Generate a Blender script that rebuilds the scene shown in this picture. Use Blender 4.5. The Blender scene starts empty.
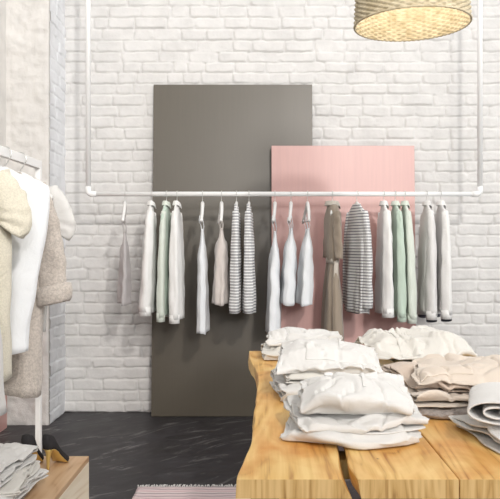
import bpy, bmesh, math, random
from mathutils import Vector, Matrix, noise
PI = math.pi
S = bpy.context.scene
C = S.collection
R = random.Random(7)
F, CX, CY, CZ = 720.0, 263.0, 245.0, 1.25          # lens in pixels, vanishing point, eye height

def PX(px, d): return (px - CX) / F * d
def PZ(py, d): return CZ - (py - CY) / F * d
def sm(a, b, x):
    t = max(0.0, min(1.0, (x - a) / (b - a))); return t * t * (3 - 2 * t)
def lerp(a, b, t): return a + (b - a) * t
def interp(pts, x):
    if x <= pts[0][0]: return pts[0][1]
    for (a, va), (b, vb) in zip(pts, pts[1:]):
        if x <= b: return va + (vb - va) * (x - a) / (b - a)
    return pts[-1][1]
def nz(x, y, z=0.0): return noise.noise(Vector((x, y, z)))

# ------------------------------------------------------------------ materials
def mat(name, col, rough=0.6, spec=0.5, metal=0.0):
    m = bpy.data.materials.new(name); m.use_nodes = True
    b = m.node_tree.nodes['Principled BSDF']
    b.inputs['Base Color'].default_value = (*col, 1)
    b.inputs['Roughness'].default_value = rough
    b.inputs['Specular IOR Level'].default_value = spec
    b.inputs['Metallic'].default_value = metal
    return m, m.node_tree.nodes, m.node_tree.links, b
def node(N, t, **kw):
    n = N.new(t)
    for k, v in kw.items():
        if k.startswith('_'): setattr(n, k[1:], v)
        else: n.inputs[k.replace('__', ' ')].default_value = v
    return n
def coords(N, L, scale=(1, 1, 1), rot=(0, 0, 0), out='Object'):
    tc = N.new('ShaderNodeTexCoord'); mp = N.new('ShaderNodeMapping')
    mp.inputs['Scale'].default_value = scale; src_ = tc.outputs[out]
    if any(rot):
        m0 = N.new('ShaderNodeMapping'); m0.inputs['Rotation'].default_value = rot; L.new(src_, m0.inputs['Vector']); src_ = m0.outputs['Vector']
    L.new(src_, mp.inputs['Vector']); return mp.outputs['Vector']
def ramp(N, L, fac, stops):
    r = N.new('ShaderNodeValToRGB'); e = r.color_ramp.elements
    e[0].position = stops[0][0]; e[0].color = (*stops[0][1], 1)
    e[1].position = stops[-1][0]; e[1].color = (*stops[-1][1], 1)
    for p, c in stops[1:-1]:
        x = e.new(p); x.color = (*c, 1)
    L.new(fac, r.inputs['Fac']); return r.outputs['Color']
def bump(N, L, b, h, strength, dist, prev=None):
    n = N.new('ShaderNodeBump'); n.inputs['Strength'].default_value = strength; n.inputs['Distance'].default_value = dist
    L.new(h, n.inputs['Height'])
    if prev: L.new(prev, n.inputs['Normal'])
    L.new(n.outputs['Normal'], b.inputs['Normal']); return n.outputs['Normal']

def plaster(name, col, fine=0.5, coarse=0.5):
    m, N, L, b = mat(name, col, 0.75, 0.3)
    v = coords(N, L)
    n1 = node(N, 'ShaderNodeTexNoise', Scale=9.0, Detail=6.0); L.new(v, n1.inputs['Vector'])
    c = ramp(N, L, n1.outputs['Fac'], [(0.3, tuple(x * 0.9 for x in col)), (0.6, col)])
    L.new(c, b.inputs['Base Color'])
    n2 = node(N, 'ShaderNodeTexNoise', Scale=26.0, Detail=8.0, Roughness=0.65); L.new(v, n2.inputs['Vector'])
    p = bump(N, L, b, n2.outputs['Fac'], fine, 0.008)
    n3 = node(N, 'ShaderNodeTexNoise', Scale=4.0, Detail=3.0); L.new(v, n3.inputs['Vector'])
    bump(N, L, b, n3.outputs['Fac'], coarse, 0.02, p)
    return m
M = {}
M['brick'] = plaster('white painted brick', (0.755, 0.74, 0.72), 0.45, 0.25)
M['brick_lit_side'] = plaster('white painted brick lit side', (0.86, 0.87, 0.89), 0.3, 0.2)  # brick paint in a lighter tone, standing in for light on the side face
M['rough'] = plaster('rough whitewashed plaster', (0.78, 0.755, 0.72), 1.0, 0.8)
M['ceiling'] = mat('ceiling paint', (0.85, 0.85, 0.84), 0.9, 0.2)[0]
M['white_metal'] = mat('white lacquered metal', (0.92, 0.92, 0.91), 0.45, 0.5)[0]
M['white_plastic'] = mat('white hanger', (0.84, 0.83, 0.81), 0.4, 0.5)[0]
M['wire'] = mat('hook wire', (0.62, 0.62, 0.60), 0.3, 0.5, 0.6)[0]
M['brass'] = mat('brass', (0.45, 0.36, 0.24), 0.35, 0.5, 0.7)[0]
M['black'] = mat('black metal', (0.03, 0.03, 0.03), 0.5)[0]

def floor_mat():
    m, N, L, b = mat('dark scuffed floor', (0.03, 0.03, 0.034), 0.5, 0.35)
    v = coords(N, L, (1.0, 2.6, 1), (0, 0, -0.75))
    n1 = node(N, 'ShaderNodeTexNoise', Scale=2.6, Detail=9.0, Roughness=0.62, Distortion=0.5); L.new(v, n1.inputs['Vector'])
    c = ramp(N, L, n1.outputs['Fac'], [(0.3, (0.026, 0.024, 0.026)), (0.56, (0.038, 0.035, 0.038)), (0.66, (0.070, 0.067, 0.072)), (0.8, (0.15, 0.145, 0.14))])
    v2 = coords(N, L, (1.2, 4.5, 1), (0, 0, -0.75))
    ns = node(N, 'ShaderNodeTexNoise', Scale=1.3, Detail=12.0, Roughness=0.66, Distortion=2.2); L.new(v2, ns.inputs['Vector'])
    ks = ramp(N, L, ns.outputs['Fac'], [(0.56, (0, 0, 0)), (0.80, (1, 1, 1))])
    mx = node(N, 'ShaderNodeMix', _data_type='RGBA'); L.new(ks, mx.inputs['Factor']); L.new(c, mx.inputs['A']); mx.inputs['B'].default_value = (0.36, 0.35, 0.34, 1)
    L.new(mx.outputs['Result'], b.inputs['Base Color'])
    r = ramp(N, L, n1.outputs['Fac'], [(0.3, (0.38,) * 3), (0.7, (0.6,) * 3)]); L.new(r, b.inputs['Roughness'])
    bump(N, L, b, n1.outputs['Fac'], 0.15, 0.004)
    return m
M['floor'] = floor_mat()

def board(name, col, rough, spec):
    m, N, L, b = mat(name, col, rough, spec)
    v = coords(N, L, (30, 30, 1.2))
    n1 = node(N, 'ShaderNodeTexNoise', Scale=2.0, Detail=4.0); L.new(v, n1.inputs['Vector'])
    c = ramp(N, L, n1.outputs['Fac'], [(0.3, tuple(x * 0.93 for x in col)), (0.7, col)]); L.new(c, b.inputs['Base Color'])
    bump(N, L, b, n1.outputs['Fac'], 0.03, 0.002)
    return m
M['grey_board'] = board('grey lacquered board', (0.086, 0.070, 0.046), 0.42, 0.9)
M['pink_board'] = board('pink lacquered board', (0.63, 0.35, 0.315), 0.42, 0.9)
M['board_edge'] = mat('board core', (0.10, 0.09, 0.08), 0.6)[0]
M['pink_edge'] = mat('pink board core', (0.40, 0.20, 0.18), 0.6)[0]

def wood(name, light, mid, dark, grain=1.0, rough=0.45, knots=True, sc=(7, 1.1, 5), sf=(95, 3.0, 30)):
    m, N, L, b = mat(name, mid, rough, 0.4)
    v = coords(N, L, tuple(q * grain for q in sc))
    n0 = node(N, 'ShaderNodeTexNoise', Scale=0.75, Detail=3.0, Distortion=0.6); L.new(v, n0.inputs['Vector'])
    mul = node(N, 'ShaderNodeMath', _operation='MULTIPLY'); mul.inputs[1].default_value = 11.0; L.new(n0.outputs['Fac'], mul.inputs[0])
    fr = node(N, 'ShaderNodeMath', _operation='PINGPONG'); fr.inputs[1].default_value = 0.5; L.new(mul.outputs[0], fr.inputs[0])
    v2 = coords(N, L, tuple(q * grain for q in sf))
    n1 = node(N, 'ShaderNodeTexNoise', Scale=1.0, Detail=4.0); L.new(v2, n1.inputs['Vector'])
    ad = node(N, 'ShaderNodeMath', _operation='ADD'); L.new(fr.outputs[0], ad.inputs[0]); L.new(n1.outputs['Fac'], ad.inputs[1])
    c = ramp(N, L, ad.outputs[0], [(0.32, dark), (0.58, mid), (0.95, light)])
    if knots:
        v3 = coords(N, L, (3.2, 1.6, 1.0))
        n3 = node(N, 'ShaderNodeTexNoise', Scale=1.7, Detail=5.0, Distortion=1.0); L.new(v3, n3.inputs['Vector'])
        k = ramp(N, L, n3.outputs['Fac'], [(0.42, (0, 0, 0)), (0.72, (1, 1, 1))])
        mx = node(N, 'ShaderNodeMix', _data_type='RGBA', _blend_type='MULTIPLY')
        L.new(k, mx.inputs['Factor']); L.new(c, mx.inputs['A']); mx.inputs['B'].default_value = (0.78, 0.50, 0.28, 1)
        c = mx.outputs['Result']
        n4 = node(N, 'ShaderNodeTexNoise', Scale=9.0, Detail=4.0, Roughness=0.7); L.new(v3, n4.inputs['Vector'])
        k4 = ramp(N, L, n4.outputs['Fac'], [(0.70, (0, 0, 0)), (0.76, (1, 1, 1))])
        mx4 = node(N, 'ShaderNodeMix', _data_type='RGBA', _blend_type='MULTIPLY')
        L.new(k4, mx4.inputs['Factor']); L.new(c, mx4.inputs['A']); mx4.inputs['B'].default_value = (0.25, 0.13, 0.07, 1)
        c = mx4.outputs['Result']
    L.new(c, b.inputs['Base Color'])
    bump(N, L, b, ad.outputs[0], 0.12, 0.003)
    return m
M['oak'] = wood('honey oak slab', (0.86, 0.60, 0.24), (0.75, 0.475, 0.155), (0.46, 0.225, 0.06))
M['end'] = wood('honey oak end grain', (0.74, 0.50, 0.22), (0.60, 0.37, 0.135), (0.32, 0.165, 0.05), 0.9, 0.6, False, (16, 1.0, 1.6), (140, 3, 8))
M['bench_top'] = wood('light tan ash', (0.60, 0.41, 0.245), (0.54, 0.35, 0.20), (0.42, 0.25, 0.13), 0.8, 0.5, False)
M['bench_side'] = wood('bleached ash', (0.88, 0.80, 0.64), (0.82, 0.72, 0.55), (0.68, 0.56, 0.40), 0.8, 0.6, False)

def fabric(name, col, rough=0.95, scale=420, strength=0.25, crease=0.35, mottled=0.0, alpha=1.0, two=None):
    m, N, L, b = mat(name, col, rough, 0.15)
    b.inputs['Sheen Weight'].default_value = 0.25
    v = coords(N, L)
    n1 = node(N, 'ShaderNodeTexNoise', Scale=scale, Detail=2.0); L.new(v, n1.inputs['Vector'])
    p = bump(N, L, b, n1.outputs['Fac'], strength, 0.003)
    n2 = node(N, 'ShaderNodeTexNoise', Scale=14.0, Detail=4.0, Distortion=1.2); L.new(v, n2.inputs['Vector'])
    bump(N, L, b, n2.outputs['Fac'], crease, 0.012, p)
    if mottled:
        n3 = node(N, 'ShaderNodeTexNoise', Scale=scale * 0.5, Detail=3.0); L.new(v, n3.inputs['Vector'])
        c = ramp(N, L, n3.outputs['Fac'], [(0.38, two or tuple(x * (1 - mottled) for x in col)), (0.6, col)])
        L.new(c, b.inputs['Base Color'])
    if alpha < 1: b.inputs['Alpha'].default_value = alpha
    return m
def striped(name, base, line, period=0.0195, frac=0.30):
    m = fabric(name, base); N = m.node_tree.nodes; L = m.node_tree.links; b = N['Principled BSDF']
    tc = N.new('ShaderNodeTexCoord'); sp = N.new('ShaderNodeSeparateXYZ'); L.new(tc.outputs['Object'], sp.inputs[0])
    d = node(N, 'ShaderNodeMath', _operation='DIVIDE'); d.inputs[1].default_value = period; L.new(sp.outputs['Z'], d.inputs[0])
    f = node(N, 'ShaderNodeMath', _operation='FRACT'); L.new(d.outputs[0], f.inputs[0])
    g = node(N, 'ShaderNodeMath', _operation='LESS_THAN'); g.inputs[1].default_value = frac; L.new(f.outputs[0], g.inputs[0])
    mx = node(N, 'ShaderNodeMix', _data_type='RGBA'); L.new(g.outputs[0], mx.inputs['Factor'])
    mx.inputs['A'].default_value = (*base, 1); mx.inputs['B'].default_value = (*line, 1)
    L.new(mx.outputs['Result'], b.inputs['Base Color']); return m
M['white'] = fabric('white cotton', (0.66, 0.65, 0.63))
M['offwhite'] = fabric('off white cotton', (0.65, 0.63, 0.585))
M['shirting'] = fabric('bright white shirting', (0.84, 0.83, 0.81))
M['cool'] = fabric('cool white satin', (0.80, 0.82, 0.84), 0.6)
M['cream'] = fabric('cream bouclé', (0.78, 0.73, 0.60), 0.95, 420, 1.0, 0.6, 0.12)
M['beige'] = fabric('beige jersey', (0.56, 0.46, 0.38))
M['beige2'] = fabric('pale beige twill', (0.62, 0.54, 0.46))
M['greyknit'] = fabric('grey beige marl', (0.40, 0.35, 0.32), 0.95, 260, 0.6, 0.3, 0.25)
M['knit'] = fabric('oatmeal knit', (0.58, 0.52, 0.465), 0.95, 260, 1.0, 0.4, 0.22)
M['mint'] = fabric('mint cotton', (0.56, 0.67, 0.57))
M['palemint'] = fabric('pale mint cotton', (0.70, 0.75, 0.67))
M['taupe'] = fabric('taupe linen', (0.34, 0.28, 0.22))
M['taupelight'] = fabric('light taupe linen', (0.62, 0.57, 0.50))
M['sheer'] = fabric('sheer grey', (0.60, 0.57, 0.57), 0.9, 400, 0.2, 0.3, 0, 0.78)
M['nude'] = fabric('pale nude satin', (0.70, 0.64, 0.60), 0.6)
M['lightgrey'] = fabric('light grey cotton', (0.76, 0.745, 0.73))
M['dark'] = fabric('dark lining', (0.10, 0.10, 0.12))  # near-black cloth colour stands in for shade inside open garments
M['stripe'] = striped('striped cotton', (0.80, 0.80, 0.79), (0.10, 0.10, 0.13))
M['stripe2'] = striped('striped beige cotton', (0.62, 0.57, 0.50), (0.09, 0.08, 0.09))
M['suede'] = mat('black suede', (0.035, 0.033, 0.035), 0.9, 0.2)[0]
M['gold'] = mat('gold heel', (0.70, 0.50, 0.17), 0.35, 0.5, 0.55)[0]

def rattan():
    m, N, L, b = mat('natural rattan', (0.5, 0.38, 0.22), 0.6, 0.3)
    v = coords(N, L)
    n1 = node(N, 'ShaderNodeTexNoise', Scale=30.0, Detail=4.0); L.new(v, n1.inputs['Vector'])
    c = ramp(N, L, n1.outputs['Fac'], [(0.35, (0.48, 0.40, 0.26)), (0.65, (0.66, 0.58, 0.42))]); L.new(c, b.inputs['Base Color'])
    b.inputs['Subsurface Weight'].default_value = 0.0
    return m
M['rattan'] = rattan()
def emis(name, col, s):
    m = bpy.data.materials.new(name); m.use_nodes = True; N = m.node_tree.nodes; L = m.node_tree.links
    N.remove(N['Principled BSDF']); e = N.new('ShaderNodeEmission'); e.inputs[0].default_value = (*col, 1); e.inputs[1].default_value = s
    L.new(e.outputs[0], N['Material Output'].inputs[0]); return m
M['bulb'] = emis('lit bulb', (1, 0.88, 0.70), 8)
def rug_mat():
    m, N, L, b = mat('woven striped rug', (0.6, 0.5, 0.5), 0.95, 0.1)
    tc = N.new('ShaderNodeTexCoord'); sp = N.new('ShaderNodeSeparateXYZ'); L.new(tc.outputs['Object'], sp.inputs[0])
    n = node(N, 'ShaderNodeTexNoise', Scale=5.0, Detail=2.0); L.new(tc.outputs['Object'], n.inputs['Vector'])
    a = node(N, 'ShaderNodeMath', _operation='MULTIPLY_ADD'); a.inputs[1].default_value = 0.03; L.new(n.outputs['Fac'], a.inputs[0]); L.new(sp.outputs['Y'], a.inputs[2])
    d = node(N, 'ShaderNodeMath', _operation='DIVIDE'); d.inputs[1].default_value = 0.10; L.new(a.outputs[0], d.inputs[0])
    f = node(N, 'ShaderNodeMath', _operation='FRACT'); L.new(d.outputs[0], f.inputs[0])
    c = ramp(N, L, f.outputs[0], [(0.0, (0.72, 0.62, 0.62)), (0.15, (0.30, 0.22, 0.24)), (0.22, (0.80, 0.74, 0.72)), (0.42, (0.62, 0.44, 0.46)), (0.6, (0.76, 0.66, 0.66)), (0.72, (0.35, 0.27, 0.29)), (0.8, (0.7, 0.56, 0.57)), (1.0, (0.72, 0.62, 0.62))])
    L.new(c, b.inputs['Base Color'])
    n2 = node(N, 'ShaderNodeTexNoise', Scale=250.0); L.new(tc.outputs['Object'], n2.inputs['Vector']); bump(N, L, b, n2.outputs['Fac'], 0.6, 0.004)
    return m
M['rug'] = rug_mat()

# ------------------------------------------------------------------ mesh helpers
def link(name, bm, m, parent=None, smooth=True, loc=(0, 0, 0), rot=(0, 0, 0)):
    bmesh.ops.recalc_face_normals(bm, faces=bm.faces[:])
    me = bpy.data.meshes.new(name)
    if smooth:
        for f in bm.faces: f.smooth = True
    bm.to_mesh(me); bm.free()
    o = bpy.data.objects.new(name, me); C.objects.link(o)
    for x in (m if isinstance(m, (list, tuple)) else [m]): me.materials.append(x)
    o.location = loc; o.rotation_euler = rot
    if parent: o.parent = parent
    return o
def tag(o, label=None, cat=None, group=None, kind=None):
    for k, v in (('label', label), ('category', cat), ('group', group), ('kind', kind)):
        if v: o[k] = v
    return o
def thing(name, label, cat, loc=(0, 0, 0), rot=(0, 0, 0), group=None):
    o = bpy.data.objects.new(name, None); C.objects.link(o); o.empty_display_size = 0.05
    o.location = loc; o.rotation_euler = rot; return tag(o, label, cat, group)
def box(bm, x0, x1, y0, y1, z0, z1, bev=0.0, mi=0):
    vs = [bm.verts.new((x, y, z)) for x in (x0, x1) for y in (y0, y1) for z in (z0, z1)]
    fs = [bm.faces.new([vs[i] for i in q]) for q in ((0, 1, 3, 2), (4, 6, 7, 5), (0, 4, 5, 1), (2, 3, 7, 6), (0, 2, 6, 4), (1, 5, 7, 3))]
    for f in fs: f.material_index = mi
    if bev:
        es = list({e for f in fs for e in f.edges})
        bmesh.ops.bevel(bm, geom=es, offset=bev, segments=2, affect='EDGES', profile=0.5)
def loft(bm, rings, closed=True, cap0=False, cap1=False, mi=0):
    vr = [[bm.verts.new(p) for p in r] for r in rings]
    n = len(vr[0])
    for a, b in zip(vr, vr[1:]):
        for i in range(n if closed else n - 1):
            j = (i + 1) % n
            f = bm.faces.new((a[i], a[j], b[j], b[i])); f.material_index = mi
    if cap0: bm.faces.new(vr[0])
    if cap1: bm.faces.new(vr[-1])
    return vr
def tube(bm, pts, r, n=12, caps=True):
    pts = [Vector(p) for p in pts]; rings = []
    prev = None
    for i, p in enumerate(pts):
        t = (pts[min(i + 1, len(pts) - 1)] - pts[max(i - 1, 0)]).normalized()
        if prev is None:
            a = Vector((0, 0, 1)) if abs(t.z) < 0.9 else Vector((1, 0, 0))
            u = t.cross(a).normalized()
        else:
            u = (prev - t * prev.dot(t)).normalized()
        prev = u; v = t.cross(u)
        rr = r[i] if isinstance(r, (list, tuple)) else r
        rings.append([p + (u * math.cos(2 * PI * k / n) + v * math.sin(2 * PI * k / n)) * rr for k in range(n)])
    loft(bm, rings, True, caps, caps)
def lathe(bm, prof, n=32, c=(0, 0, 0)):
    rings = [[Vector((c[0] + r * math.cos(2 * PI * k / n), c[1] + r * math.sin(2 * PI * k / n), c[2] + z)) for k in range(n)] for r, z in prof]
    loft(bm, rings)
def solid(o, t, off=0.0, sub=0):
    s = o.modifiers.new('thickness', 'SOLIDIFY'); s.thickness = t; s.offset = off
    if sub:
        d = o.modifiers.new('smooth', 'SUBSURF'); d.levels = sub; d.render_levels = sub
    return o

# ------------------------------------------------------------------ the room
XL, XR, YB, YF, ZC = -1.78, 5.2, 5.40, -3.0, 4.20
def bricks(bm, u0, u1, z0, z1, put, relief=0.012, bw=0.225, bh=0.082, seed=1, step=0.0066):
    """painted brick wall as one relief surface: flat worn bricks, narrow uneven joints often filled by paint"""
    rr = random.Random(seed); rows = []
    z = z0
    while z < z1 + 0.1:
        h = bh * rr.uniform(0.93, 1.07); us = [u0 - rr.uniform(0, bw)]
        while us[-1] < u1 + 0.1: us.append(us[-1] + bw * rr.choice((1, 1, 1, 1.05, 0.5, 0.9, 1.25, 0.62)) * rr.uniform(0.93, 1.07))
        rows.append((z, z + h, us, [(rr.uniform(-0.0045, 0.0045), rr.uniform(-0.03, 0.03), rr.uniform(-0.04, 0.04)) for _ in us])); z += h
    nu = int((u1 - u0) / step) + 1; nv = int((z1 - z0) / step) + 1; g = []
    import bisect
    zs = [r[0] for r in rows]
    for i in range(nu):
        u = lerp(u0, u1, i / (nu - 1)); col = []
        wob = nz(u * 6, 7.7, seed) * 0.006
        for j in range(nv):
            z = lerp(z0, z1, j / (nv - 1))
            zw = z + wob + nz(u * 16, z * 16, seed + 2) * 0.005
            k = max(0, min(len(rows) - 1, bisect.bisect_right(zs, zw) - 1)); r = rows[k]
            uw = u + nz(u * 14, z * 14, seed + 9) * 0.006
            q = max(0, min(len(r[2]) - 2, bisect.bisect_right(r[2], uw) - 1))
            dz0 = zw - r[0]; dz1 = r[1] - zw; du = min(uw - r[2][q], r[2][q + 1] - uw)
            o, tx, tz = r[3][q]
            fill = nz(u * 3.3, z * 5.1, seed + 5) + 0.35 * nz(u * 11, z * 11, seed)
            dh = 1 - sm(0.0, 0.4, fill) * 0.8
            fillv = nz(u * 4.1 + 9, z * 6.0, seed + 15)
            dv = 1 - sm(0.02, 0.32, fillv) * 0.95
            gz = (1 - sm(0.001, 0.0075, min(dz0, dz1))) * dh
            gu = (1 - sm(0.001, 0.0085, du)) * dv
            corner = 1 - sm(0.010, 0.030, math.hypot(du, min(dz0, dz1)))
            gr = max(gz, gu, corner * 0.5 * max(dh, dv))
            soft = min(sm(0, 0.014, min(dz0, dz1)), sm(0, 0.014, du))
            face = relief + o * soft + tx * (uw - (r[2][q] + r[2][q + 1]) / 2) * 0.6 * soft + tz * (dz0 - dz1) * 0.5 * soft + 0.0022 * soft
            d = face - (relief * 0.85) * gr + nz(u * 22, z * 22, seed) * 0.0016 + nz(u * 60, z * 60, seed) * 0.0007
            col.append(bm.verts.new(put(u, z, max(d, 0.0003))))
        g.append(col)
    for i in range(nu - 1):
        for j in range(nv - 1): bm.faces.new((g[i][j], g[i + 1][j], g[i + 1][j + 1], g[i][j + 1]))

def struct(name, bm, m, smooth=False):
    return tag(link(name, bm, m, None, smooth), kind='structure')
bm = bmesh.new(); box(bm, XL - 0.2, XR + 0.2, YF - 0.2, YB + 0.2, -0.15, 0); struct('floor', bm, M['floor'])
bm = bmesh.new(); box(bm, XL - 0.2, XR + 0.2, YF - 0.2, YB + 0.2, ZC, ZC + 0.15); struct('ceiling', bm, M['ceiling'])
bm = bmesh.new(); box(bm, XL - 0.2, XR + 0.2, YB + 0.0015, YB + 0.2, 0, ZC)
XP = -1.488; YP = 5.0
bricks(bm, XP - 0.01, 2.2, 0, 3.35, lambda u, z, d: (u, YB - d, z), seed=3, relief=0.015)
struct('wall_back', bm, M['brick'], True)
# left pillar: rough frontal face, brick side face
bm = bmesh.new()
box(bm, XL - 0.1, XP, YP, YB + 0.1, 0, ZC)
nu, nv = 26, 260
g = []
for i in range(nu):
    c = []
    for j in range(nv):
        u = lerp(XL - 0.05, XP, i / (nu - 1)); z = ZC * j / (nv - 1)
        row = int(z / 0.16); fz = (z / 0.16) % 1; fu = ((u + (row % 2) * 0.16) / 0.32) % 1
        joint = (1 - sm(0, 0.09, min(fz, 1 - fz))) + (1 - sm(0, 0.05, min(fu, 1 - fu)))
        d = 0.010 + nz(u * 7, z * 7, 3) * 0.012 + nz(u * 26, z * 22, 1) * 0.009 - 0.006 * min(1, joint)
        c.append(bm.verts.new((u, YP - max(d, 0.001) * (1 if i < nu - 1 else 0.2), z)))
    g.append(c)
for i in range(nu - 1):
    for j in range(nv - 1): bm.faces.new((g[i][j], g[i + 1][j], g[i + 1][j + 1], g[i][j + 1]))
struct('wall_pillar', bm, M['rough'], True)
bm = bmesh.new()
bricks(bm, YP, YB, 0, 3.35, lambda u, z, d: (XP + d * 0.8 + 0.001, u, z), seed=5, relief=0.009)
struct('trim_pillar', bm, M['brick_lit_side'], True)
bm = bmesh.new(); box(bm, XL - 0.2, XL, YF - 0.2, YP + 0.01, 0, ZC)
struct('wall_left', bm, M['rough'])
bm = bmesh.new(); box(bm, XR, XR + 0.2, YF - 0.2, YB + 0.2, 0, ZC); struct('wall_right', bm, M['ceiling'])
bm = bmesh.new()
for y in (0.78, 1.68, 2.58, 3.48, 4.38): box(bm, XR - 0.10, XR - 0.04, y, y + 0.05, 1.05, 3.15)
for z in (1.05, 3.10): box(bm, XR - 0.10, XR - 0.04, 0.78, 4.43, z, z + 0.05)
struct('added_fill_frame', bm, M['white_metal'])  # window frame added to dress the side fill lamp
# front wall (behind the camera) with a high ribbon window
WX0, WX1, WZ0, WZ1 = -1.7, 5.1, 1.9, 4.12
bm = bmesh.new()
box(bm, XL, XR, YF - 0.2, YF, 0, WZ0); box(bm, XL, XR, YF - 0.2, YF, WZ1, ZC)
box(bm, XL, WX0, YF - 0.2, YF, WZ0, WZ1); box(bm, WX1, XR, YF - 0.2, YF, WZ0, WZ1)
struct('wall_front', bm, mat('dark wainscot', (0.10, 0.085, 0.075), 0.7)[0])
bm = bmesh.new()
for x in (WX0, WX0 + 1.7, WX0 + 3.4, WX0 + 5.1, WX1 - 0.05): box(bm, x, x + 0.05, YF - 0.14, YF - 0.06, WZ0, WZ1)
box(bm, WX0, WX1, YF - 0.14, YF - 0.06, WZ0, WZ0 + 0.05); box(bm, WX0, WX1, YF - 0.14, YF - 0.06, WZ1 - 0.05, WZ1)
struct('window_1', bm, M['white_metal'])

# ------------------------------------------------------------------ leaning boards
def lean_board(name, x0, x1, yb, yt, h, th, m, me, label):
    ang = -math.atan2(yt - yb, h); L_ = math.hypot(h, yt - yb)
    bm = bmesh.new(); box(bm, x0, x1, 0, th, 0, L_, 0.0015)
    for f in bm.faces: f.material_index = 0 if f.calc_center_median().y < 0.001 and abs(f.normal.y) > 0.9 else 1
    for f in bm.faces:
        if (f.calc_center_median().y) < 0.0005: f.material_index = 0
    return tag(link(name, bm, [m, me], None, False, (0, yb, 0.003), (ang, 0, 0)), label, 'board')
lean_board('display_board', PX(154, 5.37), PX(312, 5.37), 5.235, 5.352, 2.44, 0.018, M['grey_board'], M['board_edge'], 'tall dark grey board leaning against the white brick wall behind the clothes rail')
lean_board('display_board', PX(271.5, 5.27), PX(414, 5.27), 5.175, 5.255, PZ(146, 5.25), 0.018, M['pink_board'], M['pink_edge'], 'wide pink board leaning in front of the tall grey board')
bm = bmesh.new(); box(bm, 0, 0.018, 4.0, 4.93, 0, 1.35, 0.0015)
tag(link('display_board', bm, M['pink_board'], None, False, (XL + 0.01, 0, 0.0)), 'pale pink board at the left edge of the photo, low behind the clothes rack', 'board')

# ------------------------------------------------------------------ ceiling-hung rail
YR = 4.88; ZR = PZ(194, YR); XA, XB = PX(88.2, YR), PX(480, YR)
rail = thing('clothes_rail', 'long white pipe clothes rail hung from the ceiling before the brick wall', 'clothes rail', ((XA + XB) / 2, YR, 0))
ox = -(XA + XB) / 2
r_ = 0.0170
bm = bmesh.new(); tube(bm, [(XA + 0.03 + ox, 0, ZR), (XB - 0.03 + ox, 0, ZR)], 0.016, 16); link('rail_bar', bm, M['white_metal'], rail)
for x in (XA, XB):
    s = 1 if x == XA else -1
    bm = bmesh.new(); tube(bm, [(x + ox, 0, ZR + 0.05), (x + ox, 0, ZC - 0.01)], r_, 16); link('upright', bm, M['white_metal'], rail)
    bm = bmesh.new()
    pts = [(x + ox, 0, ZR + 0.05)] + [(x + ox + s * 0.022 * (1 - math.cos(a)), 0, ZR + 0.022 - 0.022 * math.sin(a)) for a in [i * PI / 12 for i in range(7)]] + [(x + ox + s * 0.055, 0, ZR)]
    tube(bm, pts, 0.0192, 16); link('elbow', bm, M['white_metal'], rail)
    bm = bmesh.new(); lathe(bm, [(0.0, -0.014), (0.05, -0.014), (0.052, -0.002), (0.0, -0.001)], 24, (x + ox, 0, ZC)); link('ceiling_flange', bm, M['white_metal'], rail)

# ------------------------------------------------------------------ hangers and hanging garments (local x = broad axis, z = 0 at the rail's top)
def hanger(x, y, z, rz, label, hw=0.19, drop=0.125, arm=1.0, group='white hangers on the ceiling-hung rail', bar=False, rr=0.018):
    t = thing('clothes_hanger', label, 'hanger', (x, y, z), (0, 0, rz), group)
    bm = bmesh.new()
    hook = [(0.0, 0, 0.002 + rr + 0.0)] 
    pts = [(rr * 1.15 * math.cos(a), 0, rr * 1.15 * math.sin(a) - rr + 0.002) for a in [PI * 0.0 - 0.35 + i * (PI * 1.1 + 0.35) / 12 for i in range(13)]][::1]
    pts = pts[::-1]
    pts = pts[:-1] + [(rr * 1.1, 0, -rr * 1.3), (rr * 0.5, 0, -rr * 2.3), (0, 0, -rr * 2.9), (0, 0, -0.082)]
    tube(bm, pts, 0.0022, 8); link('hook', bm, M['wire'], t)
    bm = bmesh.new(); z0 = -0.078
    n = 14; rings = []
    for i in range(2 * n + 1):
        s = (i - n) / n; xx = s * hw; zz = z0 - drop * (abs(s) ** 1.15); th = (0.0095 + 0.003 * (1 - abs(s))) * arm; hh = 0.010 + 0.004 * (1 - abs(s))
        yy = 0.012 * s * s
        rings.append([Vector((xx, yy + th * math.cos(a), zz + hh * math.sin(a))) for a in [k * PI / 4 for k in range(8)]])
    loft(bm, rings, True, True, True)
    if bar:
        pass
    link('shoulder_arm', bm, M['white_plastic'], t)
    if bar:
        bm = bmesh.new(); tube(bm, [(-hw * 0.97, 0.008, z0 - drop), (hw * 0.97, 0.008, z0 - drop)], 0.004, 8); link('trouser_bar', bm, M['wire'], t)
    return t

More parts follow.
